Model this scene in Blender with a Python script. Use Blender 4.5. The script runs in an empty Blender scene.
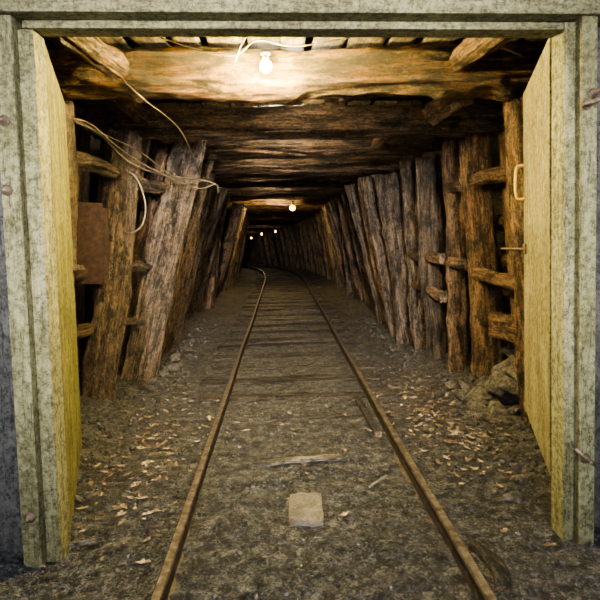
import bpy, bmesh, math, random
from mathutils import Vector, Matrix, noise
R = random.Random(11)
COL = bpy.context.scene.collection

# ------------------------------------------------------------------ helpers
def obj(name, me, mats=(), label=None, cat=None, kind=None, group=None, parent=None, loc=(0,0,0)):
    o = bpy.data.objects.new(name, me)
    COL.objects.link(o)
    if me is not None and not me.materials:
        for m in mats: me.materials.append(m)
    o.location = loc
    if label: o["label"] = label
    if cat and parent is None: o["category"] = cat
    if kind: o["kind"] = kind
    if group: o["group"] = group
    if parent: o.parent = parent
    return o

def mesh_from(name, verts, faces, mi=None, smooth=True):
    me = bpy.data.meshes.new(name)
    me.from_pydata([tuple(v) for v in verts], [], faces)
    for i, p in enumerate(me.polygons):
        p.use_smooth = smooth
        if mi: p.material_index = mi[i]
    me.update()
    return me

def sec_round(rx, ry, n=52, p=2.0):
    out = []
    for j in range(n):
        a = 2*math.pi*j/n
        c, s = math.cos(a), math.sin(a)
        r = ((abs(c)/rx)**p + (abs(s)/ry)**p)**(-1/p)
        out.append((r*c, r*s))
    return out

def sec_box(hx, hy, ch=0.008, n=4):
    pts = []
    def edge(a, b):
        for i in range(n):
            t = i/n
            pts.append((a[0]+(b[0]-a[0])*t, a[1]+(b[1]-a[1])*t))
    c = [(hx, -hy+ch), (hx, hy-ch), (hx-ch, hy), (-hx+ch, hy), (-hx, hy-ch), (-hx, -hy+ch), (-hx+ch, -hy), (hx-ch, -hy)]
    for k in range(4):
        a, b = c[2*k], c[2*k+1]
        edge(a, b); pts.append(b)
    return pts

def sweep_z(name, sec, L, seed=0, rough=0.05, ridge=0.04, bend=0.02, taper=1.0, step=0.05, smooth=True, groove=0.0, knots=0):
    n = max(3, int(L/step)); m = len(sec)
    verts, faces, mi = [], [], []
    sx = noise.noise(Vector((seed*3.1, 1.7, 0.3)))*2; sy = noise.noise(Vector((0.4, seed*2.3, 5.3)))*2
    rr = random.Random(seed); ex = [rr.uniform(-.03, .03) for _ in range(m)]
    kn = [(rr.uniform(0.05, .95)*L, rr.uniform(0, 2*math.pi), rr.uniform(.04, .07)) for _ in range(knots)]
    R0 = max(math.hypot(*q) for q in sec)
    for i in range(n+1):
        t = i/n; z = t*L
        ox = bend*sx*math.sin(math.pi*t) + bend*0.6*noise.noise(Vector((seed, z*1.5, 0)))
        oy = bend*sy*math.sin(math.pi*t) + bend*0.6*noise.noise(Vector((seed, z*1.5, 9)))
        k = 1+(taper-1)*t
        for j, (x, y) in enumerate(sec):
            r = math.hypot(x, y); cx_, sy_ = x/r, y/r
            f = rough*noise.noise(Vector((cx_*1.6+seed*7.3, sy_*1.6, z*1.6)))
            f += ridge*noise.noise(Vector((cx_*6+seed*3.3, sy_*6, z*1.3)))
            f += ridge*1.0*noise.noise(Vector((cx_*7+seed*3.3, sy_*7, z*9)))
            if groove:
                g = noise.noise(Vector((cx_*2.2+seed*1.9, sy_*2.2, z*0.35)))
                f -= groove*1.3*max(0, 1-abs(g)*12)
                g = noise.noise(Vector((cx_*2.6+seed*4.9, sy_*2.6, z*1.3+7)))+0.3*noise.noise(Vector((cx_*8, sy_*8, z*6)))
                if g > 0.08: f -= groove*0.6       # missing bark plates
                f += ex[j]*ridge*5
            for (kz, ka, kr) in kn:
                da = math.atan2(sy_, cx_)-ka; da = (da+math.pi) % (2*math.pi)-math.pi
                d2 = ((z-kz)**2+(da*R0)**2)/(kr*kr)
                if d2 < 4: f += 0.28*math.exp(-d2*1.5)-0.16*math.exp(-d2*9)
            zz = z
            if groove and i == n: zz = z+ex[j]
            verts.append((x*k*(1+f)+ox, y*k*(1+f)+oy, zz))
    for i in range(n):
        for j in range(m):
            a = i*m+j; b = i*m+(j+1) % m
            faces.append((a, b, b+m, a+m)); mi.append(0)
    for e, base in ((0, 0), (1, n*m)):
        c = Vector((0, 0, 0))
        for j in range(m): c += Vector(verts[base+j])
        c /= m
        verts.append(tuple(c)); ci = len(verts)-1
        for j in range(m):
            a = base+j; b = base+(j+1) % m
            faces.append((b, a, ci) if e == 0 else (a, b, ci)); mi.append(1)
    me = mesh_from(name, verts, faces, mi, smooth)
    for p in me.polygons:
        if p.material_index == 1: p.use_smooth = False
    return me

def place(o, p0, p1, roll=0.0):
    d = (Vector(p1)-Vector(p0)).normalized()
    if abs(d.z) > 0.7:
        x = Vector((1, 0, 0)); x = (x-d*x.dot(d)).normalized(); y = d.cross(x)
    else:
        y = Vector((0, 0, 1)); y = (y-d*y.dot(d)).normalized(); x = y.cross(d)
    M = Matrix((x, y, d)).transposed()
    o.rotation_mode = 'QUATERNION'
    o.rotation_quaternion = M.to_quaternion() @ Matrix.Rotation(roll, 3, 'Z').to_quaternion()
    o.location = p0
    return o

_seed = [1]
def timber(name, p0, p1, rx, ry, mats, label, cat, group=None, p=2.0, box=False, kind=None, rough=0.10, ridge=0.10, bend=0.03, taper=0.95, roll=0, step=0.05, parent=None, groove=None, knots=0):
    _seed[0] += 1
    L = (Vector(p1)-Vector(p0)).length
    sec = sec_box(rx, ry) if box else sec_round(rx, ry, p=p)
    if groove is None: groove = 0 if box else 0.15
    me = sweep_z(name, sec, L, _seed[0], rough, ridge, bend, taper, step, True, groove, knots)
    o = obj(name, me, mats, label, cat, kind, group, parent)
    return place(o, p0, p1, roll)

def box_bm(bm, x0, x1, y0, y1, z0, z1):
    vs = [bm.verts.new(v) for v in [(x0,y0,z0),(x1,y0,z0),(x1,y1,z0),(x0,y1,z0),(x0,y0,z1),(x1,y0,z1),(x1,y1,z1),(x0,y1,z1)]]
    for f in [(0,3,2,1),(4,5,6,7),(0,1,5,4),(1,2,6,5),(2,3,7,6),(3,0,4,7)]:
        bm.faces.new([vs[i] for i in f])

def boxes(name, lst, bevel=0.004, sub=0):
    bm = bmesh.new()
    for b in lst: box_bm(bm, *b)
    if bevel: bmesh.ops.bevel(bm, geom=bm.edges[:], offset=bevel, segments=2, affect='EDGES', profile=0.5)
    me = bpy.data.meshes.new(name); bm.to_mesh(me); bm.free()
    return me

def tube(name, pts, r, n=8, sub=8):
    P = [Vector(p) for p in pts]
    path = []
    for i in range(len(P)-1):
        p0 = P[max(0, i-1)]; p1 = P[i]; p2 = P[i+1]; p3 = P[min(len(P)-1, i+2)]
        for k in range(sub):
            t = k/sub
            path.append(0.5*((2*p1)+(p2-p0)*t+(2*p0-5*p1+4*p2-p3)*t*t+(3*p1-p0-3*p2+p3)*t**3))
    path.append(P[-1])
    verts, faces = [], []
    up = Vector((0.13, 0.21, 0.97))
    for i, p in enumerate(path):
        d = (path[min(i+1, len(path)-1)]-path[max(0, i-1)]).normalized()
        a = d.cross(up)
        if a.length < 0.05: a = d.cross(Vector((1, 0, 0)))
        a.normalize(); b = d.cross(a)
        for j in range(n):
            an = 2*math.pi*j/n
            verts.append(p+a*r*math.cos(an)+b*r*math.sin(an))
    for i in range(len(path)-1):
        for j in range(n):
            a = i*n+j; b = i*n+(j+1) % n
            faces.append((a, b, b+n, a+n))
    faces.append(tuple(range(n))[::-1]); faces.append(tuple(range((len(path)-1)*n, len(path)*n)))
    return mesh_from(name, verts, faces)

def lathe(name, prof, n=20):
    verts, faces = [], []
    for (r, z) in prof:
        for j in range(n):
            a = 2*math.pi*j/n
            verts.append((r*math.cos(a), r*math.sin(a), z))
    for i in range(len(prof)-1):
        for j in range(n):
            a = i*n+j; b = i*n+(j+1) % n
            faces.append((a, b, b+n, a+n))
    return mesh_from(name, verts, faces)

# ------------------------------------------------------------------ materials
class NT:
    def __init__(s, name):
        s.m = bpy.data.materials.new(name); s.m.use_nodes = True
        s.t = s.m.node_tree; s.n = s.t.nodes; s.l = s.t.links
        s.b = s.n['Principled BSDF']
    def add(s, ty, **kw):
        nd = s.n.new(ty)
        for k, v in kw.items():
            if hasattr(nd, k): setattr(nd, k, v)
        return nd
    def link(s, a, b): s.l.new(a, b)
    def coord(s, scale, rnd=True):
        tc = s.add('ShaderNodeTexCoord'); mp = s.add('ShaderNodeMapping')
        s.link(tc.outputs['Object'], mp.inputs['Vector'])
        mp.inputs['Scale'].default_value = scale
        if rnd:
            oi = s.add('ShaderNodeObjectInfo')
            mu = s.add('ShaderNodeMath', operation='MULTIPLY'); mu.inputs[1].default_value = 37.0
            s.link(oi.outputs['Random'], mu.inputs[0])
            s.link(mu.outputs[0], mp.inputs['Location'])
        return mp.outputs[0]
    def noise(s, vec, scale, detail=8, rough=0.65, dist=0.0):
        n = s.add('ShaderNodeTexNoise')
        n.inputs['Scale'].default_value = scale; n.inputs['Detail'].default_value = detail
        n.inputs['Roughness'].default_value = rough; n.inputs['Distortion'].default_value = dist
        s.link(vec, n.inputs['Vector']); return n.outputs['Fac']
    def voro(s, vec, scale, feature='F1', out='Distance'):
        n = s.add('ShaderNodeTexVoronoi'); n.feature = feature
        n.inputs['Scale'].default_value = scale
        s.link(vec, n.inputs['Vector']); return n.outputs[out]
    def ramp(s, fac, stops):
        r = s.add('ShaderNodeValToRGB'); e = r.color_ramp.elements
        while len(e) < len(stops): e.new(0.5)
        for i, (p, c) in enumerate(stops):
            e[i].position = p; e[i].color = (c[0], c[1], c[2], 1) if not isinstance(c, (int, float)) else (c, c, c, 1)
        s.link(fac, r.inputs[0]); return r.outputs[0]
    def mix(s, fac, a, b, mode='MIX'):
        m = s.add('ShaderNodeMix'); m.data_type = 'RGBA'; m.blend_type = mode
        if isinstance(fac, (int, float)): m.inputs[0].default_value = fac
        else: s.link(fac, m.inputs[0])
        for v, i in ((a, 6), (b, 7)):
            if isinstance(v, tuple): m.inputs[i].default_value = (v[0], v[1], v[2], 1)
            else: s.link(v, m.inputs[i])
        return m.outputs[2]
    def math(s, op, a, b):
        m = s.add('ShaderNodeMath', operation=op)
        for v, i in ((a, 0), (b, 1)):
            if isinstance(v, (int, float)): m.inputs[i].default_value = v
            else: s.link(v, m.inputs[i])
        return m.outputs[0]
    def bump(s, h, strength, dist=0.02, prev=None):
        b = s.add('ShaderNodeBump'); b.inputs['Strength'].default_value = strength; b.inputs['Distance'].default_value = dist
        s.link(h, b.inputs['Height'])
        if prev: s.link(prev, b.inputs['Normal'])
        return b.outputs[0]
    def rndval(s, col, lo, hi):
        oi = s.add('ShaderNodeObjectInfo'); mr = s.add('ShaderNodeMapRange')
        s.link(oi.outputs['Random'], mr.inputs[0]); mr.inputs[3].default_value = lo; mr.inputs[4].default_value = hi
        h = s.add('ShaderNodeHueSaturation'); s.link(mr.outputs[0], h.inputs['Value']); s.link(col, h.inputs['Color'])
        return h.outputs[0]
    def done(s, col, rough, nrm=None, metal=0.0):
        if isinstance(col, tuple): s.b.inputs['Base Color'].default_value = (*col, 1)
        else: s.link(col, s.b.inputs['Base Color'])
        if isinstance(rough, (int, float)): s.b.inputs['Roughness'].default_value = rough
        else: s.link(rough, s.b.inputs['Roughness'])
        if nrm: s.link(nrm, s.b.inputs['Normal'])
        s.b.inputs['Metallic'].default_value = metal
        return s.m

def wood(name, dark, mid, light, patch, lo=0.7, hi=1.3, bs=1.0, rough=0.5, fine=1.0, pa=0.50):
    w = NT(name)
    v = w.coord((1, 1, 0.09)); vb = w.coord((1, 1, 0.5)); vi = w.coord((1, 1, 1))
    n1 = w.noise(v, 30*fine, 8, 0.8, 0.1)
    n2 = w.noise(v, 95*fine, 5, 0.8)
    n3 = w.noise(vb, 9, 13, 0.85, 0.1)
    n4 = w.noise(vi, 34, 10, 0.94)
    rn = w.math('ABSOLUTE', w.math('SUBTRACT', w.noise(v, 14*fine, 6, 0.7, 0.05), 0.5), 0)
    crack = w.ramp(rn, [(0.0, 0.0), (0.022, 1.0)])
    f = w.math('ADD', w.math('ADD', w.math('MULTIPLY', n1, 0.32), w.math('MULTIPLY', n2, 0.22)), w.math('MULTIPLY', n4, 0.46))
    c = w.ramp(f, [(0.445, dark), (0.5, mid), (0.56, light)])
    pm = w.ramp(n3, [(pa, 0.0), (pa+0.035, 0.85)])
    c = w.mix(pm, c, w.mix(1.0, w.ramp(f, [(0.435, 0.10), (0.57, 1.7)]), patch, 'MULTIPLY'))
    c = w.mix(w.ramp(n3, [(0.45, 0.94), (0.49, 0.0)]), c, w.mix(1.0, c, (0.22, 0.20, 0.20), 'MULTIPLY'))
    c = w.mix(0.9, c, w.mix(1.0, c, crack, 'MULTIPLY'))
    c = w.rndval(c, lo, hi)
    nb = w.bump(n3, 1.0*bs, 0.06)
    nb = w.bump(n1, 0.9*bs, 0.02, nb)
    nb = w.bump(crack, 1.0*bs, 0.015, nb)
    nb = w.bump(n4, 1.0*bs, 0.02, nb)
    return w.done(c, rough, nb)

M_post = wood('bark_post', (0.030, 0.024, 0.020), (0.155, 0.118, 0.09), (0.45, 0.37, 0.295), (0.26, 0.182, 0.122))
M_red = wood('red_post', (0.036, 0.025, 0.018), (0.195, 0.125, 0.08), (0.50, 0.37, 0.25), (0.38, 0.225, 0.125), 0.9, 1.2)
M_beam = wood('golden_log', (0.016, 0.009, 0.004), (0.105, 0.062, 0.024), (0.30, 0.195, 0.085), (0.24, 0.118, 0.036), 0.9, 1.1, pa=0.49)
M_darkb = wood('dark_beam', (0.022, 0.017, 0.013), (0.14, 0.097, 0.066), (0.38, 0.285, 0.20), (0.25, 0.155, 0.088), 0.8, 1.25)
M_end = wood('end_grain', (0.06, 0.045, 0.03), (0.22, 0.16, 0.10), (0.4, 0.3, 0.19), (0.3, 0.22, 0.13), 0.8, 1.2, 0.6)
M_lag = wood('lagging_wood', (0.05, 0.036, 0.02), (0.18, 0.135, 0.075), (0.38, 0.30, 0.18), (0.28, 0.215, 0.11), 0.7, 1.2, 0.7)
M_tie = wood('sleeper_wood', (0.026, 0.023, 0.021), (0.11, 0.096, 0.084), (0.29, 0.26, 0.23), (0.14, 0.118, 0.10), 0.7, 1.3, 1.0, 0.8)
M_stick = wood('grey_stick', (0.08, 0.072, 0.06), (0.25, 0.225, 0.19), (0.46, 0.42, 0.36), (0.31, 0.27, 0.215), 0.9, 1.1, 0.5)

def paint(name, base, pale, dirt, under, axis=(1, 1, 0.08), wear=0.475, grime=0.85, st=(0.43, 0.52)):
    w = NT(name)
    v = w.coord(axis, False); vi = w.coord((1, 1, 1), False); vm = w.coord((1, 1, 0.45) if axis[2] < 1 else (0.45, 1, 1), False)
    a = w.noise(v, 40, 10, 0.84, 0.1)
    b = w.noise(vm, 9, 12, 0.82)
    g = w.noise(vi, 42, 10, 0.94)
    c = w.mix(w.ramp(b, [(0.43, 0.0), (0.57, 1.0)]), base, pale)
    c = w.mix(w.ramp(a, [(0.40, 0.8), (wear, 0.0)]), c, dirt)
    big = w.ramp(w.noise(vm, 4.0, 13, 0.86), [(st[0], 0.8), (st[1], 0.0)])
    c = w.mix(big, c, under)
    spk = w.ramp(g, [(0.45, 1.0), (0.50, 0.0)])
    c = w.mix(w.math('MULTIPLY', spk, grime), c, dirt)
    sp2 = w.ramp(g, [(0.525, 0.0), (0.58, 0.7)])
    c = w.mix(sp2, c, pale)
    rn = w.math('ABSOLUTE', w.math('SUBTRACT', w.noise(v, 14, 4, 0.6, 0.05), 0.5), 0)
    crack = w.ramp(rn, [(0.0, 0.15), (0.007, 1.0)])
    c = w.mix(0.8, c, w.mix(1.0, c, crack, 'MULTIPLY'))
    # darker towards the ground, edge broken up by noise
    sx = w.add('ShaderNodeSeparateXYZ'); w.link(w.coord((1, 1, 1), False), sx.inputs[0])
    hz = w.math('ADD', sx.outputs[2], w.math('MULTIPLY', b, 0.5))
    c = w.mix(w.ramp(hz, [(0.25, 0.5), (0.75, 0.0)]), c, w.mix(1.0, c, (0.45, 0.45, 0.40), 'MULTIPLY'))
    nb = w.bump(a, 1.0, 0.015); nb = w.bump(g, 1.0, 0.016, nb)
    return w.done(c, 0.82, nb)
M_frame = paint('frame_paint', (0.40, 0.39, 0.19), (0.60, 0.58, 0.34), (0.085, 0.08, 0.038), (0.24, 0.22, 0.105))
M_frameH = paint('lintel_paint', (0.38, 0.365, 0.19), (0.55, 0.53, 0.315), (0.075, 0.07, 0.036), (0.21, 0.19, 0.095), axis=(0.08, 1, 1))
M_doorY = paint('door_yellow_paint', (0.31, 0.295, 0.09), (0.46, 0.43, 0.18), (0.05, 0.046, 0.018), (0.15, 0.135, 0.048), st=(0.45, 0.54))
M_doorC = paint('door_cream_paint', (0.42, 0.385, 0.215), (0.63, 0.58, 0.37), (0.11, 0.092, 0.045), (0.25, 0.215, 0.105), wear=0.465, grime=0.8, st=(0.44, 0.53))
M_wallg = paint('grey_boards', (0.14, 0.14, 0.14), (0.23, 0.23, 0.225), (0.03, 0.03, 0.03), (0.07, 0.068, 0.065))

def rock(name, d, m, l, s=3):
    w = NT(name); v = w.coord((1, 1, 1))
    a = w.noise(v, s, 12, 0.7, 0.4); b = w.noise(v, s*9, 8, 0.75)
    c = w.ramp(w.math('ADD', w.math('MULTIPLY', a, 0.6), w.math('MULTIPLY', b, 0.4)), [(0.36, d), (0.5, m), (0.66, l)])
    nb = w.bump(a, 1.0, 0.08); nb = w.bump(b, 0.9, 0.02, nb)
    return w.done(c, 0.85, nb)
M_rock = rock('tunnel_rock', (0.012, 0.010, 0.009), (0.06, 0.049, 0.040), (0.18, 0.15, 0.12))
def stone():
    w = NT('stone'); v = w.coord((1, 1, 1))
    a = w.noise(v, 1.6, 10, 0.75); b = w.noise(v, 9, 8, 0.85)
    c = w.ramp(w.math('ADD', w.math('MULTIPLY', a, 0.5), w.math('MULTIPLY', b, 0.5)), [(0.42, (0.045, 0.042, 0.039)), (0.5, (0.20, 0.183, 0.163)), (0.59, (0.46, 0.43, 0.385))])
    return w.done(c, 0.75, w.bump(b, 0.8, 0.15))
M_stone = stone()
M_block = rock('block_concrete', (0.15, 0.13, 0.11), (0.31, 0.275, 0.23), (0.46, 0.42, 0.36), 9)

def ground():
    w = NT('dirt_ground'); v = w.coord((1, 1, 1), False)
    big = w.noise(v, 1.8, 6, 0.6); med = w.noise(v, 16, 12, 0.86); fin = w.noise(v, 75, 9, 0.94)
    vc = w.voro(v, 110, 'F1', 'Color'); vd = w.voro(v, 110)
    sep = w.add('ShaderNodeSeparateColor'); w.link(vc, sep.inputs[0])
    mx = w.math('ADD', w.math('MULTIPLY', med, 0.5), w.math('MULTIPLY', fin, 0.5))
    grey = w.ramp(mx, [(0.452, (0.008, 0.0085, 0.010)), (0.5, (0.055, 0.056, 0.063)), (0.557, (0.33, 0.33, 0.35))])
    brown = w.ramp(mx, [(0.452, (0.012, 0.011, 0.0105)), (0.5, (0.076, 0.068, 0.062)), (0.56, (0.37, 0.34, 0.305))])
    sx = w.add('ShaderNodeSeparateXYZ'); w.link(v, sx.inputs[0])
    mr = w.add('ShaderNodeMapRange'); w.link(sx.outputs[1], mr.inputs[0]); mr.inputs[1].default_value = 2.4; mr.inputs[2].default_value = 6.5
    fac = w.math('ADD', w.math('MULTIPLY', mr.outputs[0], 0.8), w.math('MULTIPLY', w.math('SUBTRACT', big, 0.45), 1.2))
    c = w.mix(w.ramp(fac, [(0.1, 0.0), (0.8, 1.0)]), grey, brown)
    c = w.mix(w.ramp(sep.outputs[0], [(0.86, 0.0), (0.98, 0.45)]), c, (0.32, 0.31, 0.31))
    c = w.mix(w.ramp(sep.outputs[1], [(0.6, 0.0), (1.0, 0.7)]), c, (0.014, 0.014, 0.015))
    nb = w.bump(med, 1.0, 0.05); nb = w.bump(vd, 0.8, -0.008, nb); nb = w.bump(fin, 1.0, 0.012, nb)
    return w.done(c, w.ramp(big, [(0.4, 0.38), (0.6, 0.60)]), nb)
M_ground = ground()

def gravelmat():
    w = NT('gravel_stones'); v = w.coord((1, 1, 1), False)
    vc = w.voro(v, 28, 'F1', 'Color'); sep = w.add('ShaderNodeSeparateColor'); w.link(vc, sep.inputs[0])
    c = w.ramp(sep.outputs[0], [(0.0, (0.018, 0.018, 0.019)), (0.85, (0.068, 0.066, 0.067)), (1.0, (0.19, 0.185, 0.18))])
    return w.done(c, 0.55, w.bump(w.noise(v, 120, 5), 0.5, 0.005))
M_gravel = gravelmat()

def leafmat():
    w = NT('dry_leaf'); v = w.coord((1, 1, 1), False)
    vc = w.voro(v, 14, 'F1', 'Color'); sep = w.add('ShaderNodeSeparateColor'); w.link(vc, sep.inputs[0])
    c = w.ramp(sep.outputs[0], [(0.0, (0.08, 0.056, 0.042)), (0.6, (0.19, 0.135, 0.096)), (1.0, (0.44, 0.35, 0.265))])
    return w.done(c, 0.75)
M_leaf = leafmat()

def metal(name, a, b, c3, rough=0.5, met=0.6):
    w = NT(name); v = w.coord((1, 1, 1))
    n1 = w.noise(v, 25, 8, 0.7)
    return w.done(w.ramp(n1, [(0.35, a), (0.5, b), (0.66, c3)]), rough, w.bump(n1, 0.4, 0.004), met)
M_rail = metal('rusty_rail', (0.018, 0.014, 0.012), (0.048, 0.037, 0.030), (0.11, 0.085, 0.068), 0.6, 0.2)
M_railtop = metal('worn_rail_top', (0.06, 0.048, 0.040), (0.14, 0.115, 0.095), (0.28, 0.245, 0.21), 0.36, 0.5)
M_rust = metal('rusted_plate', (0.018, 0.010, 0.008), (0.042, 0.022, 0.016), (0.075, 0.040, 0.028), 0.55, 0.1)
M_iron = metal('old_iron', (0.05, 0.035, 0.025), (0.16, 0.12, 0.085), (0.32, 0.26, 0.19), 0.5, 0.4)
M_brass = metal('yellow_handle', (0.3, 0.2, 0.05), (0.6, 0.42, 0.12), (0.75, 0.58, 0.2), 0.45, 0.3)
M_cable = metal('cable_jacket', (0.035, 0.028, 0.021), (0.08, 0.063, 0.046), (0.15, 0.12, 0.09), 0.6, 0.0)
M_wire = metal('pale_wire', (0.10, 0.085, 0.06), (0.20, 0.17, 0.12), (0.30, 0.255, 0.185), 0.5, 0.0)
M_sock = metal('socket_black', (0.02, 0.02, 0.02), (0.04, 0.035, 0.03), (0.08, 0.07, 0.06), 0.5, 0.0)
def emis(name, col, st):
    w = NT(name); n = w.noise(w.coord((1, 1, 1)), 3)
    w.b.inputs['Emission Color'].default_value = (*col, 1); w.b.inputs['Emission Strength'].default_value = st
    return w.done(w.ramp(n, [(0, (0.9, 0.85, 0.7)), (1, (1, 0.95, 0.8))]), 0.3)
M_bulb = emis('glowing_bulb', (1.0, 0.80, 0.28), 22)
M_bulb2 = emis('amber_glowing_bulb', (1.0, 0.50, 0.06), 7)

# ------------------------------------------------------------------ tunnel path
def cx(Y): return 0 if Y < 13 else -0.0067*(Y-13)**2
def dz(Y): return 0 if Y < 13 else -0.0015*(Y-13)**2

# ------------------------------------------------------------------ floor
def fh(x, Y):
    xx = x-cx(Y)
    h = 0.02*noise.noise(Vector((x*1.3, Y*1.3, 2)))
    if Y < 12:
        h += 0.014*noise.noise(Vector((x*7, Y*7, 5)))+0.009*noise.noise(Vector((x*26, Y*26, 1)))
    h += 0.20*max(0, (abs(xx-0.1)-1.0))**1.2
    tr = abs(xx-0.115)
    if tr < 0.8: h = h*0.6
    return h-0.008+dz(Y)
ys = []; y = -0.6
while y < 35:
    ys.append(y)
    y += 0.08 if y < 1.4 else (0.02 if y < 4.5 else (0.04 if y < 8 else 0.12 if y < 13 else 0.3))
nx = 230
verts, faces = [], []
for Y in ys:
    for i in range(nx+1):
        x0 = -2.5+5.0*i/nx
        x = x0+cx(Y)
        verts.append((x, Y, fh(x, Y)))
for r in range(len(ys)-1):
    for i in range(nx):
        a = r*(nx+1)+i
        faces.append((a, a+1, a+nx+2, a+nx+1))
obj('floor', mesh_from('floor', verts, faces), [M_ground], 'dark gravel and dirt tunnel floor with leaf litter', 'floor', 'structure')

# ------------------------------------------------------------------ rock shell
def shell(name, pf, nu, label, cat):
    yy = []; y = 2.12
    while y < 34: yy.append(y); y += 0.09 if y < 8 else 0.3
    verts, faces = [], []
    for Y in yy:
        for i in range(nu+1):
            p, nrm = pf(Y, i/nu)
            k = 0.14*noise.noise(Vector((p[0]*1.2, Y*1.2, p[2]*1.2)))+0.11*noise.noise(Vector((p[0]*4, Y*4, p[2]*4)))+0.04*noise.noise(Vector((p[0]*11, Y*11, p[2]*11)))
            verts.append((p[0]+nrm[0]*k, p[1], p[2]+nrm[2]*k))
    for r in range(len(yy)-1):
        for i in range(nu):
            a = r*(nu+1)+i
            faces.append((a, a+1, a+nu+2, a+nu+1))
    return obj(name, mesh_from(name, verts, faces, None, False), [M_rock], label, cat, 'structure')
shell('wall_left', lambda Y, t: ((-2.05+0.2*t+cx(Y), Y, -0.15+2.95*t+dz(Y)), (1, 0, 0)), 34, 'dark rough rock tunnel wall behind timber posts', 'wall')
shell('wall_right', lambda Y, t: ((2.30-0.2*t+cx(Y), Y, -0.15+2.95*t+dz(Y)), (1, 0, 0)), 34, 'dark rough rock tunnel wall behind timber posts', 'wall')
shell('ceiling', lambda Y, t: ((-2.2+4.6*t+cx(Y), Y, 2.60+dz(Y)), (0, 0, 1)), 44, 'dark rock tunnel roof above cap beams', 'ceiling')
bk = boxes('wall_back', [(-7, 0, 33.9, 34.1, -2, 3.2)], 0)
obj('wall_back', bk, [M_rock], 'dark end of the tunnel', 'wall', 'structure')

# ------------------------------------------------------------------ facade, frame
obj('wall_front_left', boxes('wfl', [(-3.0, -1.025, 2.04, 2.11, -0.1, 3.0)]), [M_wallg], 'weathered grey facade wall beside door frame', 'wall', 'structure')
obj('wall_front_right', boxes('wfr', [(1.20, 3.0, 2.06, 2.11, -0.1, 3.0)]), [M_wallg], 'weathered grey facade wall beside door frame', 'wall', 'structure')
obj('wall_front_top', boxes('wft', [(-1.025, 1.19, 2.06, 2.11, 2.16, 3.0)]), [M_wallg], 'weathered grey facade boards above the lintel', 'wall', 'structure')
t1 = obj('trim_1', boxes('t1', [(-1.022, -0.952, 1.97, 2.11, -0.06, 2.075), (-0.9515, -0.895, 2.01, 2.11, -0.06, 2.04)]), [M_frame], 'pale green peeling painted timber door post', 'door frame', 'structure')
t2 = obj('trim_2', boxes('t2', [(1.182, 1.243, 1.97, 2.05, -0.06, 2.075), (1.138, 1.1815, 2.01, 2.11, -0.06, 2.04)]), [M_frame], 'pale green peeling painted timber door post', 'door frame', 'structure')
t2.rotation_euler = (0, -0.018, 0)
t3 = obj('trim_3', boxes('t3', [(-1.10, 1.28, 1.95, 2.059, 2.077, 2.140), (-1.14, 1.32, 1.93, 2.035, 2.143, 2.160), (-0.951, 1.13, 2.02, 2.11, 2.047, 2.075)]), [M_frameH], 'pale green peeling painted timber lintel with drip strip', 'door frame', 'structure')
t3.location = (0, 0, -0.004); t3.rotation_euler = (0, 0.006, 0)

def bolt(x, y, z, rod=0.05, parent=None):
    prof = [(0.0, 0.0), (0.021, 0.0), (0.021, 0.005), (0.014, 0.006), (0.014, 0.018), (0.007, 0.019), (0.007, 0.019+rod), (0, 0.019+rod)]
    me = lathe('bolt', prof, 12)
    o = obj('bolt', me, [M_iron], 'weathered iron bolt with washer', None, parent=parent, loc=(x, y, z))
    o.rotation_euler = (math.radians(90), 0, 0)
    return o
for (x, z) in ((-0.995, 1.70), (-1.0, 1.45), (-0.985, 0.20)): bolt(x, 1.97, z, 0.01, parent=t1)
for (x, z) in ((1.20, 1.72), (1.225, 1.76), (1.20, 0.34)): bolt(x, 1.97, z, 0.03, parent=t2)
obj('latch_pin', tube('pin', [(1.15, 1.95, 0.39), (1.185, 1.93, 0.355), (1.225, 1.94, 0.325)], 0.009), [M_iron], 'bent iron pin', parent=t2)
obj('latch_pin', tube('pin', [(1.17, 1.94, 1.715), (1.20, 1.93, 1.72), (1.245, 1.94, 1.735)], 0.009), [M_iron], 'bent iron pin', parent=t2)

def door(name, L, z0, z1, mat, hinge, far, label, side, lean=0):
    n = 5; w = L/n
    bx = [(i*w+0.002, (i+1)*w-0.002, -0.018, 0.018, z0, z1) for i in range(n)]
    o = obj(name, boxes(name, bx, 0.004), [mat], label, 'door', 'structure', loc=(hinge[0], hinge[1], 0))
    o.rotation_euler = (lean, 0, math.atan2(far[1]-hinge[1], far[0]-hinge[0]))
    for zz in (z0+0.22, (z0+z1)/2, z1-0.22):
        s = -side
        ya, yb = (0.0185, 0.045) if s > 0 else (-0.045, -0.0185)
        obj('batten', boxes('batten', [(0.05, L-0.05, ya, yb, zz-0.06, zz+0.06)], 0.005), [mat], parent=o)
    return o
dl = door('door_1', 1.0, 0.03, 2.04, M_doorY, (-0.925, 2.13), (-1.22, 3.05), 'yellow-green painted plank door swung open inward', -1)
dr = door('door_2', 0.92, 0.21, 2.06, M_doorC, (1.165, 2.13), (1.475, 3.02), 'cream painted plank door swung open inward', 1, -0.018)
obj('latch', boxes('latch', [(0.93, 1.01, -0.05, -0.0185, 1.09, 1.12), (0.98, 1.03, -0.07, -0.05, 1.10, 1.115)], 0.004), [M_iron], 'iron latch', parent=dl)
obj('door_handle', tube('handle', [(0.84, 0.018, 1.64), (0.84, 0.06, 1.635), (0.84, 0.07, 1.54), (0.84, 0.06, 1.46), (0.84, 0.018, 1.455)], 0.009), [M_brass], 'yellow D-shaped pull handle', parent=dr)
obj('latch', tube('latch', [(0.80, 0.03, 1.17), (0.86, 0.06, 1.17), (0.88, 0.15, 1.175)], 0.007), [M_iron], 'iron sliding latch', parent=dr)
obj('latch_plate', boxes('lp', [(0.78, 0.90, 0.0185, 0.026, 1.14, 1.20)], 0.003), [M_iron], 'iron latch plate', parent=dr)

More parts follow.
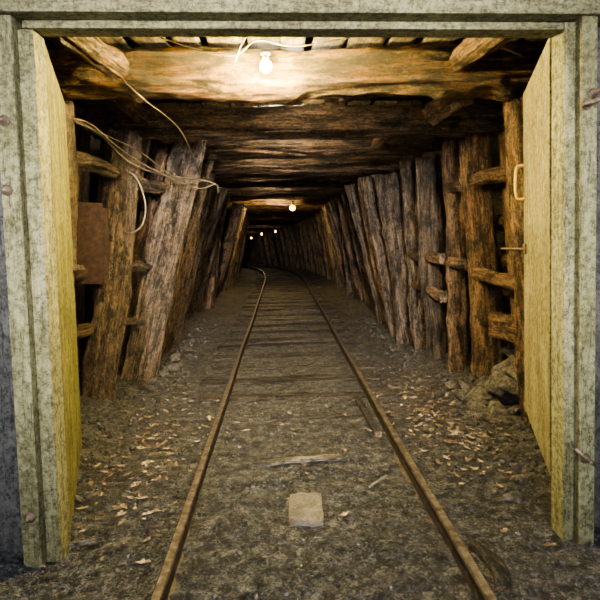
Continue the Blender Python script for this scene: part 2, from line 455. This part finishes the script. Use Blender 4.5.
# ------------------------------------------------------------------ cap beams
GB = 'cap beams across the tunnel'; GP = 'timber posts along the tunnel walls'
def beam(Y, xl, xr, zc, rx, ry, mats, label, p=2.0, rough=0.08, bend=0.03, dzr=0, groove=0.12, knots=0):
    return timber('cap_beam', (xl+cx(Y), Y, zc+dz(Y)), (xr+cx(Y), Y, zc+dz(Y)+dzr), rx, ry, mats, label, 'beam', GB, p=p, rough=rough, bend=bend, taper=1.0, step=0.025 if Y < 7 else 0.12, groove=groove, knots=knots)
beam(3.12, -1.5, 1.62, 2.222, 0.142, 0.142, [M_beam, M_end], 'thick golden-brown round log beam under the bulb', 2.0, 0.14, 0.03, groove=0.2, knots=12)
beam(4.12, -1.42, 1.72, 2.165, 0.12, 0.12, [M_darkb, M_end], 'squared brown timber cap beam', 2.4, 0.08, groove=0.16, knots=5)
beam(4.95, -1.35, 1.6, 2.125, 0.105, 0.105, [M_darkb, M_end], 'rough dark log cap beam', 2.0, 0.18, 0.05, 0.03, 0.2, 6)
beam(5.75, -1.35, 1.55, 2.10, 0.105, 0.105, [M_darkb, M_end], 'rough dark log cap beam', 2.0, 0.18, 0.05, -0.02, 0.2, 5)
capY = [6.6, 7.4, 8.3, 9.2, 10.2, 11.2, 12.45, 13.6, 14.9, 16.2, 17.5, 18.8, 20.2, 21.6, 23.0, 24.5, 26.0, 27.5, 29, 30.5, 32]
for Y in capY:
    r = R.uniform(0.10, 0.125)
    beam(Y, -1.42, 1.5, 2.12+R.uniform(-.02, .02), r, r, [M_darkb, M_end], 'rough log cap beam between leaning posts', 2.1, 0.14, 0.04, R.uniform(-.03, .03))

def post(Y, xb, xt, zt, rx, ry, mats, label, p=2.0, yt=0, roll=0, rough=0.20, bend=0.05, taper=0.9, step=0.03, knots=3):
    return timber('timber_post', (xb+cx(Y), Y, -0.04+dz(Y)), (xt+cx(Y), Y+yt, zt+dz(Y)), rx, ry, mats, label, 'post', GP, p=p, roll=roll, rough=rough, bend=bend, taper=taper, step=step, knots=knots)
BP = [M_post, M_end]; RP = [M_red, M_end]; DP = [M_darkb, M_end]
# left wall
post(3.12, -1.42, -1.27, 2.05, 0.10, 0.10, BP, 'brown bark post behind the yellow door')
post(3.98, -1.43, -1.14, 2.04, 0.125, 0.11, BP, 'thick weathered brown post leaning inward', 2.4, taper=1.0)
post(4.22, -1.50, -1.06, 2.04, 0.055, 0.05, DP, 'thin dark pole leaning inward between larger posts', 2)
post(4.46, -1.28, -0.74, 2.10, 0.150, 0.05, BP, 'wide flat hewn slab post leaning inward', 5, 0.05, rough=0.06, roll=0.15, bend=0.02)
post(4.66, -1.54, -1.02, 2.08, 0.07, 0.05, RP, 'narrow brown slab post leaning strongly inward', 3.5)
post(4.80, -1.24, -0.80, 1.98, 0.085, 0.06, DP, 'dark split post leaning inward', 2.2)
post(5.16, -1.36, -0.70, 2.06, 0.10, 0.06, BP, 'brown split slab post leaning inward', 3, roll=0.2)
post(5.38, -1.48, -0.98, 2.06, 0.07, 0.06, RP, 'narrow brown split post leaning inward', 3, roll=0.2)
post(5.62, -1.32, -0.82, 1.93, 0.11, 0.07, DP, 'dark hewn slab post leaning inward', 3, roll=-0.1)
post(5.98, -1.46, -1.00, 2.04, 0.08, 0.08, BP, 'brown split post leaning inward')
post(6.22, -1.36, -0.84, 2.04, 0.11, 0.10, BP, 'brown round post leaning inward')
Y = 6.55
while Y < 12.2:
    post(Y, -1.44+R.uniform(-.12, .12), -0.98+R.uniform(-.18, .18), 1.95, R.uniform(.05, .13), R.uniform(.05, .10), R.choice([BP, BP, RP]), 'weathered brown post leaning inward', R.choice([2, 2.4, 3.5]), R.uniform(-.2, .3), step=0.07, roll=R.uniform(-.4, .4))
    Y += R.uniform(0.28, 0.58)
# right wall
post(3.16, 1.62, 1.45, 2.05, 0.10, 0.10, RP, 'reddish-brown post behind the cream door')
post(4.15, 1.73, 1.56, 2.03, 0.13, 0.10, RP, 'thick reddish-brown split log post', 2.4)
post(4.50, 1.56, 1.49, 2.12, 0.10, 0.09, RP, 'upright brown log post with flaking bark', 2.1, knots=5)
post(5.02, 1.55, 1.43, 2.00, 0.13, 0.09, BP, 'brown log post with flaking bark', 2.4)
post(5.48, 1.50, 1.35, 2.05, 0.095, 0.08, BP, 'brown log post with flaking bark')
post(5.84, 1.45, 1.20, 1.93, 0.14, 0.08, BP, 'brown hewn slab post', 3.0)
Y = 6.2
while Y < 12.2:
    post(Y, 1.50+R.uniform(-.10, .10), 1.12+R.uniform(-.15, .15), 1.95, R.uniform(.06, .14), R.uniform(.05, .10), R.choice([BP, BP, RP]), 'weathered brown post leaning inward', R.choice([2, 2.4, 3.5]), R.uniform(-.2, .3), step=0.07, roll=R.uniform(-.4, .4))
    Y += R.uniform(0.34, 0.62)
for Y in capY:
    if Y < 12.2: continue
    post(Y, -1.42, -1.00, 1.94, 0.12, 0.11, BP, 'warmly lit brown post leaning inward', 2.4, step=0.15)
    post(Y, 1.48, 1.15, 1.94, 0.12, 0.11, BP, 'warmly lit brown post leaning inward', 2.4, step=0.15)
    if Y < 24:
        post(Y+0.6, -1.46, -1.12, 1.98, 0.10, 0.10, DP, 'brown post leaning inward', 2.4, step=0.15)
        post(Y+0.6, 1.52, 1.20, 1.98, 0.10, 0.10, DP, 'brown post leaning inward', 2.4, step=0.15)

# lagging logs along the walls
GL = 'lagging logs along the walls'
def lag(p0, p1, r, mats=(M_post, M_end), label='horizontal lagging log along the posts'):
    return timber('lagging_log', p0, p1, r, r*0.9, mats, label, 'log', GL, rough=0.16, bend=0.03, taper=0.85)
lag((-1.36, 3.22, 1.77), (-1.20, 3.88, 1.75), 0.065)
lag((-1.10, 4.06, 1.70), (-0.98, 4.42, 1.69), 0.065, label='short lagging log wedged between posts')
lag((-1.12, 4.90, 1.50), (-1.04, 5.5, 1.48), 0.05)
lag((-1.50, 3.25, 1.02), (-1.32, 3.88, 1.0), 0.06)
lag((-1.28, 4.06, 1.02), (-1.14, 4.42, 1.02), 0.06, label='short lagging log wedged between posts')
lag((-1.36, 4.06, 0.55), (-1.26, 4.42, 0.56), 0.05, label='short lagging log wedged between posts')
lag((-1.55, 3.25, 0.60), (-1.44, 3.88, 0.60), 0.06)
lag((-1.12, 5.6, 1.30), (-1.10, 6.6, 1.28), 0.05)
lag((-1.55, 4.85, 1.02), (-1.55, 6.6, 1.0), 0.055)
for z, xo in ((1.72, 1.78), (1.36, 1.82), (1.00, 1.84), (0.62, 1.90)):
    lag((xo+0.03, 3.3, z), (xo-0.0, 4.85, z), 0.062, (M_red, M_end))
for z, xo in ((1.66, 1.62), (1.02, 1.68), (0.68, 1.72), (0.35, 1.75)):
    lag((xo+0.05, 4.75, z+0.02), (xo-0.04, 6.6, z), 0.062, (M_red, M_end))
for (a, b, r) in (((1.64, 3.42, 0.92), (1.57, 4.07, 0.95), .07), ((1.56, 4.22, 1.00), (1.48, 4.48, 1.01), .06), ((1.46, 4.58, 1.04), (1.45, 4.98, 1.05), .06),
                  ((1.46, 4.56, 0.70), (1.45, 5.00, 0.72), .06), ((1.43, 5.08, 1.06), (1.39, 5.44, 1.07), .055), ((1.43, 5.08, 0.73), (1.41, 5.42, 0.74), .05),
                  ((1.59, 3.5, 1.66), (1.54, 4.06, 1.68), .07), ((1.48, 4.22, 1.66), (1.45, 4.46, 1.66), .055)):
    lag(a, b, r, (M_red, M_end), 'short brown log wedged between wall posts')
GV = 'lagging boards against the rock'
for i in range(10):
    Y = 3.3+i*0.32
    timber('lagging_board', (-1.72, Y, 0.0), (-1.50+R.uniform(-.03, .03), Y+R.uniform(-.06, .06), 2.2), 0.015, 0.12, [M_post, M_end], 'dark board standing against the rock', 'board', GV, box=True, rough=0.03, ridge=0.01, bend=0.01, taper=1, step=0.15)
for z in (0.36, 0.80, 1.17, 1.53):
    timber('lagging_board', (1.955, 3.1, z), (1.935, 4.9, z+0.02), 0.012, 0.12, [M_lag, M_end], 'weathered board laid along the wall', 'board', GV, box=True, rough=0.03, ridge=0.01, bend=0.01, taper=1)
timber('lagging_board', (1.68, 3.45, 0.58), (1.64, 4.02, 0.55), 0.012, 0.10, [M_red, M_end], 'pale board set low behind the posts', 'board', GV, box=True, rough=0.03, ridge=0.01, bend=0.01, taper=1)
timber('lagging_board', (1.74, 3.70, 0.3), (1.66, 3.85, 2.0), 0.012, 0.06, [M_red, M_end], 'brown leaning board behind the posts', 'board', GV, box=True, rough=0.03, ridge=0.01, bend=0.01, taper=1)

# roof lagging boards
GR = 'roof lagging boards above the cap beams'
for (ya, yb, zz) in ((2.14, 3.3, 2.385), (3.32, 4.3, 2.385), (4.32, 5.9, 2.335)):
    x = -1.55
    while x < 1.65:
        w = R.uniform(0.07, 0.11)
        timber('roof_board', (x+w, ya, zz+R.uniform(0, .015)), (x+w+R.uniform(-.01, .01), yb, zz+R.uniform(0, .015)), w, 0.014, [M_lag, M_end], 'weathered pale roof lagging board', 'board', GR, box=True, rough=0.02, ridge=0.01, bend=0.008, taper=1, step=0.15)
        x += 2*w+R.uniform(0.01, 0.05)

# spreader stubs
GS = 'short spreader logs between beams'
def stub(p0, p1, r): return timber('spreader_log', p0, p1, r, r, [M_red, M_end], 'short round spreader log with cut end', 'log', GS, rough=0.10, bend=0.02, step=0.03, knots=2)
stub((-1.02, 2.25, 2.28), (-0.86, 2.93, 2.19), 0.072)
stub((1.18, 2.25, 2.30), (1.02, 2.95, 2.235), 0.068)
stub((1.16, 3.25, 2.12), (1.06, 3.62, 2.085), 0.075)
stub((-1.05, 3.27, 2.20), (-1.0, 3.98, 2.17), 0.06)
stub((-0.95, 4.26, 2.12), (-0.85, 4.82, 2.06), 0.06)
stub((0.95, 4.26, 2.14), (0.90, 4.82, 2.10), 0.05)

# ------------------------------------------------------------------ track
def rail(name, x0, label):
    prof = [(-0.034, 0), (0.034, 0), (0.034, 0.006), (0.009, 0.012), (0.008, 0.076), (0.018, 0.083), (0.019, 0.098), (0.014, 0.104), (-0.014, 0.104), (-0.019, 0.098), (-0.018, 0.083), (-0.008, 0.076), (-0.009, 0.012), (-0.034, 0.006)]
    verts, faces, mi = [], [], []
    Y = 0.2; ys = []
    while Y < 32: ys.append(Y); Y += 0.3
    for Y in ys:
        wob = 0.012*noise.noise(Vector((x0*9, Y*0.45, 1)))
        for (a, b) in prof: verts.append((x0+a+cx(Y)+wob, Y, -0.022+b+dz(Y)))
    m = len(prof)
    for i in range(len(ys)-1):
        for j in range(m):
            a = i*m+j; b = i*m+(j+1) % m
            faces.append((a, a+m, b+m, b)); mi.append(1 if j in (7,) else 0)
    faces.append(tuple(range(m))); mi.append(0)
    faces.append(tuple(range((len(ys)-1)*m, len(ys)*m))[::-1]); mi.append(0)
    me = mesh_from(name, verts, faces, mi, False)
    return obj(name, me, [M_rail, M_railtop], label, 'rail', group='mine track rails')
rail('rail', -0.435, 'rusty steel rail worn pale on top')
rail('rail', 0.660, 'rusty steel rail worn pale on top')
Y = 3.6
tie_meshes = [sweep_z('sleeper', sec_box(0.095, 0.05, 0.014), 1.60, 50+i, 0.12, 0.12, 0.02, 1.0, 0.04) for i in range(6)]
i = 0
while Y < 30:
    me = tie_meshes[i % 6]
    o = obj('sleeper', me, [M_tie, M_end], 'worn half-buried wooden sleeper under the rails', 'sleeper', group='sleepers under the track')
    a = R.uniform(-.045, .045); X = 0.12+cx(Y)+R.uniform(-.08, .08)
    zt = -0.044 if Y > 4.2 else -0.051
    place(o, (X-0.80, Y-a, zt+dz(Y)+R.uniform(-.008, .004)), (X+0.80, Y+a, zt+dz(Y)), math.radians(0 if i % 2 else 180))
    Y += R.uniform(0.42, 0.56) if Y < 16 else 0.9; i += 1

# ------------------------------------------------------------------ track-side things
timber('wood_board', (-0.15, 2.83, 0.0), (0.34, 2.87, 0.0), 0.034, 0.010, [M_stick, M_stick], 'pale weathered board lying between the rails', 'board', box=True, rough=0.2, ridge=0.3, bend=0.01, taper=0.8, step=0.02)
me = sweep_z('concrete_block', sec_box(0.075, 0.125, 0.012), 0.06, 77, 0.08, 0.08, 0.0, 1, 0.02)
o = obj('concrete_block', me, [M_block, M_block], 'tan flat concrete block set in gravel', 'block', loc=(0.092, 2.32, -0.044)); o.rotation_euler = (0.02, 0.0, -0.04)
timber('wood_plank', (0.590, 3.15, 0.02), (0.565, 3.85, 0.02), 0.022, 0.02, [M_tie, M_end], 'short plank lying along the inside of a rail', 'plank', box=True, rough=0.05, ridge=0.04, bend=0.01)
timber('stick', (0.42, 2.50, 0.008), (0.52, 2.60, 0.008), 0.006, 0.005, [M_stick, M_stick], 'short dry stick on the gravel', 'stick', bend=0.02)
timber('stick', (-0.98, 2.04, 0.012), (-0.78, 2.12, 0.010), 0.010, 0.008, [M_stick, M_stick], 'dry stick beside the door post', 'stick', bend=0.02)
timber('wood_block', (0.76, 1.72, 0.0), (0.76, 1.98, 0.0), 0.03, 0.018, [M_tie, M_end], 'weathered wood block wedged against the rail', 'block', box=True, rough=.12, ridge=.12)

def rockmesh(seed):
    rr = random.Random(seed)
    bm = bmesh.new()
    for k in range(12):
        v = Vector((rr.gauss(0, 1), rr.gauss(0, 1), rr.gauss(0, 1))).normalized()*rr.uniform(.75, 1.15)
        bm.verts.new((v.x*1.3, v.y*0.95, v.z*0.58))
    bmesh.ops.convex_hull(bm, input=bm.verts[:])
    bmesh.ops.delete(bm, geom=[v for v in bm.verts if not v.link_faces], context='VERTS')
    bmesh.ops.bevel(bm, geom=bm.edges[:], offset=0.03, segments=1, affect='EDGES')
    me = bpy.data.meshes.new('rock'); bm.to_mesh(me); bm.free(); return me
rms = [rockmesh(i+1) for i in range(8)]
rp = [(1.44, 3.68, .12), (1.60, 3.56, .12), (1.74, 3.80, .13), (1.46, 3.43, .095), (1.36, 3.56, .07), (1.66, 3.36, .10), (1.80, 3.55, .12), (1.82, 4.3, .09), (1.85, 3.98, .12), (1.32, 3.76, .06), (1.44, 3.90, .08), (1.25, 3.62, .04), (1.70, 3.60, .10), (1.86, 4.5, .10), (1.60, 4.85, .06), (1.22, 3.95, .04), (1.34, 4.35, .045),
      (1.43, 3.22, .075), (1.56, 3.88, .08), (1.58, 3.44, .11), (1.34, 3.36, .055), (1.78, 3.70, .10), (1.54, 3.64, .10), (1.35, 4.10, .05), (1.30, 4.75, .045), (1.27, 5.2, .04), (1.50, 3.53, .08), (1.62, 3.72, .10), (1.28, 3.45, .035), (1.39, 3.45, .05), (1.52, 3.33, .065), (1.42, 3.58, .06), (1.56, 3.56, .065), (1.64, 3.48, .065),
      (-1.62, 3.7, .1), (-1.2, 3.85, .045), (-1.14, 4.25, .05), (-1.65, 4.3, .1), (-1.08, 4.65, .06), (-1.05, 4.9, .07), (-1.10, 5.3, .07), (-1.05, 5.8, .06), (1.22, 5.6, .045), (1.22, 6.2, .05), (1.08, 2.35, .045), (0.98, 2.2, .025), (1.2, 2.5, .035), (-1.12, 4.45, .055), (-1.02, 4.4, .035), (-1.0, 5.1, .045), (1.2, 4.95, .03), (1.18, 4.4, .03), (-1.22, 4.1, .05), (-1.0, 5.5, .04), (-1.08, 6.2, .05)]
for i, (x, Y, s) in enumerate(rp):
    o = obj('rock', rms[i % 8], [M_stone], 'rough grey-brown stone fallen by the wall', 'rock', group='fallen stones by the walls')
    up = 0.14 if i in (2, 6, 8, 12, 21, 27) else (0.11 if i in (19, 22, 5, 26, 32, 33) else 0)
    o.location = (x, Y, fh(x, Y)+s*0.3+up); o.scale = (s, s, s); o.rotation_euler = (R.uniform(-.5, .5), R.uniform(-.5, .5), R.uniform(0, 6))

# gravel (stuff)
base = []
for k in range(5):
    bm = bmesh.new(); bmesh.ops.create_icosphere(bm, subdivisions=1, radius=1)
    vs = [v.co*(1+R.uniform(-.3, .3)) for v in bm.verts]; fs = [[v.index for v in f.verts] for f in bm.faces]; bm.free()
    base.append((vs, fs))
verts, faces = [], []
for i in range(9000):
    Y = 1.45+6.5*R.random()**1.6
    x = R.uniform(-1.45, 1.75)
    if abs(x+0.435) < 0.035 or abs(x-0.66) < 0.035: continue
    s = 0.003+0.009*R.random()**5
    if abs(x-.1) > 1.0 and Y > 2.3: s *= 2.0
    if abs(x-0.1) < 0.09 and abs(Y-2.33) < .14: continue
    vs, fs = R.choice(base); M = Matrix.Rotation(R.uniform(0, 6), 3, Vector((R.random(), R.random(), R.random()+.1)).normalized())
    b0 = len(verts); c = Vector((x, Y, fh(x, Y)+s*0.25))
    verts += [c+(M @ v)*s for v in vs]; faces += [tuple(q+b0 for q in f) for f in fs]
obj('gravel', mesh_from('gravel', verts, faces, None, False), [M_gravel], 'loose grey gravel stones on the tunnel floor', 'gravel', 'stuff')
# leaves (stuff)
verts, faces = [], []
def leafat(x, Y, s):
    a = R.uniform(0, 6.28); b0 = len(verts); ca, sa = math.cos(a), math.sin(a)
    z = fh(x, Y)+0.008
    out = [(-1, 0, .1), (-.5, .35, .3), (-.2, .2, .05), (.1, .55, .35), (.35, .22, .05), (1, 0, .3), (.35, -.22, .1), (.1, -.55, .3), (-.2, -.2, .0), (-.5, -.35, .3)]
    tilt = R.uniform(-.3, .3)
    verts.append((x, Y, z))
    for (u, v, h) in out:
        u *= s; v *= s
        verts.append((x+u*ca-v*sa, Y+u*sa+v*ca, z+h*s*0.3+abs(v)*0.15+max(0, tilt*u)))
    for k in range(10): faces.append((b0, b0+1+k, b0+1+(k+1) % 10))
for i in range(850):
    q = R.random()
    if q < .54: x, Y = R.gauss(1.08, .18), R.gauss(3.7, .6)
    elif q < .84: x, Y = R.gauss(-0.82, .15), R.gauss(3.2, .6)
    elif q < .90: x, Y = R.gauss(0.1, .35), R.gauss(3.3, .6)
    else: x, Y = R.uniform(-1.1, 1.4), R.uniform(2.8, 7.5)
    if Y < 1.9 or x > 1.75 or x < -1.35 or abs(x+.435) < .06 or abs(x-.66) < .06: continue
    leafat(x, Y, R.uniform(.012, .036))
obj('fallen_leaves', mesh_from('fallen_leaves', verts, faces, None, False), [M_leaf], 'dry brown fallen leaves scattered on the floor', 'leaves', 'stuff')

# ------------------------------------------------------------------ hanging plate, cables
bm = bmesh.new(); box_bm(bm, -0.14, 0.14, -0.02, 0.02, -0.28, 0.28)
bmesh.ops.bevel(bm, geom=[e for e in bm.edges if abs(e.verts[0].co.y-e.verts[1].co.y) > 0.01], offset=0.035, segments=5, affect='EDGES')
me = bpy.data.meshes.new('plate'); bm.to_mesh(me); bm.free()
o = obj('metal_panel', me, [M_rust], 'dark rust-brown metal panel hung on the timber wall', 'panel', loc=(-1.34, 3.66, 1.24)); o.rotation_euler = (0, 0.03, math.radians(8))

GC = 'old cables along the roof and wall'
def cable(pts, r, mat, label): return obj('cable', tube('cable', pts, r), [mat], label, 'cable', group=GC)
cable([(-1.33, 3.0, 1.95), (-1.22, 3.05, 1.98), (-1.12, 3.4, 1.92), (-1.04, 3.70, 1.80), (-0.86, 4.0, 1.74), (-0.62, 4.25, 1.73), (-0.52, 4.3, 1.70)], 0.008, M_cable, 'thick brown cable sagging along the post tops')
cable([(-1.30, 3.05, 1.93), (-1.15, 3.2, 1.97), (-1.06, 3.55, 1.87), (-0.92, 3.85, 1.77), (-0.66, 4.2, 1.66), (-0.52, 4.3, 1.70), (-0.50, 4.3, 1.64)], 0.006, M_cable, 'thin brown cable looped along the post tops')
cable([(-1.28, 3.1, 1.99), (-1.05, 3.3, 1.90), (-0.95, 3.7, 1.86), (-0.75, 4.0, 1.70), (-0.60, 4.2, 1.72)], 0.004, M_cable, 'thin tangled wire near the post tops')
cable([(-1.12, 3.90, 1.76), (-1.04, 3.83, 1.72), (-0.99, 3.82, 1.62), (-0.96, 3.79, 1.48), (-0.99, 3.78, 1.36), (-1.07, 3.80, 1.31), (-1.14, 3.86, 1.32)], 0.006, M_wire, 'pale bent wire hook on the post')
cable([(-0.86, 2.93, 2.15), (-0.74, 2.90, 2.03), (-0.62, 3.3, 1.95), (-0.60, 3.75, 1.83), (-0.62, 4.2, 1.75)], 0.003, M_cable, 'thin dark dangling cable below the beam')
cable([(-0.62, 2.92, 2.345), (-0.40, 2.88, 2.26), (-0.22, 2.86, 2.23), (-0.10, 2.84, 2.30), (0.1, 2.9, 2.29), (0.4, 2.93, 2.345)], 0.0035, M_cable, 'thin wire feeding the roof bulb')
cable([(-0.14, 2.85, 2.34), (-0.18, 2.84, 2.29), (-0.21, 2.86, 2.23), (-0.25, 2.93, 2.16)], 0.004, M_cable, 'short pale wire on the beam')
cable([(1.05, 2.9, 2.34), (1.2, 2.86, 2.27), (1.3, 2.85, 2.23), (1.38, 2.95, 2.25)], 0.005, M_wire, 'pale wire near the post top')

# ------------------------------------------------------------------ lamps
def lamp(x, Y, ztop, power, col=(1.0, 0.76, 0.42), s=1.0, rod=0.03, loff=(0, 0, -0.04), mat=None):  # also builds the added fill bulbs between the beams
    o = obj('hanging_or_fill_lamp', None, (), 'bare glowing warm bulb in a black socket', 'lamp', group='bare bulbs along the roof', loc=(x, Y, ztop))
    prof = [(0, 0), (0.03*s, 0), (0.032*s, -0.012*s), (0.012*s, -0.02*s), (0.012*s, -0.02*s-rod), (0.019*s, -0.022*s-rod), (0.019*s, -0.045*s-rod), (0, -0.045*s-rod)]
    obj('lamp_socket', lathe('lamp_socket', prof), [M_sock], 'black lamp socket', parent=o)
    z0 = -0.045*s-rod
    pr = [(0.013, 0.0), (0.025, -0.008), (0.036, -0.022), (0.040, -0.040), (0.036, -0.058), (0.022, -0.073), (0.0, -0.078)]
    obj('bulb', lathe('bulb', [(a*s, z0+b*s) for a, b in pr]), [mat or M_bulb], 'glowing glass bulb', parent=o)
    L = bpy.data.lights.new('bulb_or_fill_light', 'POINT'); L.energy = power; L.color = col; L.shadow_soft_size = 0.03
    lo = bpy.data.objects.new('bulb_or_fill_light', L); COL.objects.link(lo)
    lo.location = (x+loff[0], Y+loff[1], ztop+z0-0.085*s+loff[2])
    return o
lamp(-0.06, 2.88, 2.250, 180, (1.0, 0.76, 0.32), 0.85, 0.0, loff=(0.0, -0.12, -0.02))
for dx in (-0.10, 0.10):  # added side lights without bulbs, widening the glow on the beam
    L = bpy.data.lights.new('bulb_or_fill_light', 'POINT'); L.energy = 50; L.color = (1.0, 0.80, 0.20); L.shadow_soft_size = 0.04
    lo = bpy.data.objects.new('bulb_or_fill_light', L); COL.objects.link(lo); lo.location = (-0.06+dx, 2.875, 2.205)
lamp(0.30, 12.22, 2.09, 75, (1.0, 0.70, 0.28), s=1.7, rod=0.01, mat=M_bulb2, loff=(-0.35, -0.1, -0.05))
lamp(cx(19.4)+0.1, 19.4, 2.02+dz(19.4), 5, s=0.8, rod=0.40, mat=M_bulb2)
lamp(cx(25.2)+0.1, 25.2, 2.02+dz(25.2), 10, s=1.3, rod=0.25, mat=M_bulb2)
lamp(cx(29.6)+0.2, 29.6, 2.02+dz(29.6), 8, s=1.3, rod=0.25, mat=M_bulb2)
# added fill bulbs, hidden between the cap beams to brighten the timbers
for (x, Y, pw) in ((0.2, 3.66, 10), (0.1, 4.55, 28), (-0.1, 5.35, 22), (0.2, 6.2, 15), (-0.2, 7.0, 13), (-0.1, 8.8, 10), (0, 10.7, 7)):
    lamp(x, Y, 2.36+dz(Y), pw, (1.0, 0.84, 0.56), 0.6, 0.0, (0, 0, -0.03))

# daylight and an added fill spot from outside
A = bpy.data.lights.new('daylight', 'AREA'); A.energy = 180; A.size = 3.5; A.size_y = 2.5; A.shape = 'RECTANGLE'; A.color = (0.98, 0.98, 1.0)
ao = bpy.data.objects.new('daylight', A); COL.objects.link(ao); ao.location = (0.2, -3.2, 2.3); ao.rotation_euler = (math.radians(83), 0, 0)
S = bpy.data.lights.new('tunnel_fill_spot', 'SPOT'); S.spot_blend = 0.6; S.shadow_soft_size = 0.25; S.color = (1.0, 0.95, 0.88)  # added fill light, aimed through the doorway down the tunnel
so = bpy.data.objects.new('tunnel_fill_spot', S); COL.objects.link(so); so.location = (-0.05, -5.0, 2.2)
so.rotation_euler = (Vector((0.12, 4.5, 1.05))-so.location).to_track_quat('-Z', 'Y').to_euler()
S.spot_size = math.radians(23); S.energy = 4000
w = bpy.data.worlds.new('World'); bpy.context.scene.world = w; w.use_nodes = True
w.node_tree.nodes['Background'].inputs[0].default_value = (0.93, 0.96, 1.0, 1); w.node_tree.nodes['Background'].inputs[1].default_value = 0.5

# ------------------------------------------------------------------ camera
cd = bpy.data.cameras.new('Camera'); cd.lens = 31.2; cd.sensor_width = 36; cd.shift_y = -0.0407
co = bpy.data.objects.new('Camera', cd); COL.objects.link(co)
co.matrix_world = Matrix.Translation((0, 0, 1.26)) @ Matrix.Rotation(math.radians(-2.09), 4, 'Z') @ Matrix.Rotation(math.radians(90-4.25), 4, 'X') @ Matrix.Rotation(math.radians(-1.0), 4, 'Z')
bpy.context.scene.camera = co
bpy.context.scene.view_settings.view_transform = 'AgX'
try: bpy.context.scene.view_settings.look = 'AgX - Medium High Contrast'
except Exception: pass
bpy.context.scene.view_settings.exposure = 0.45
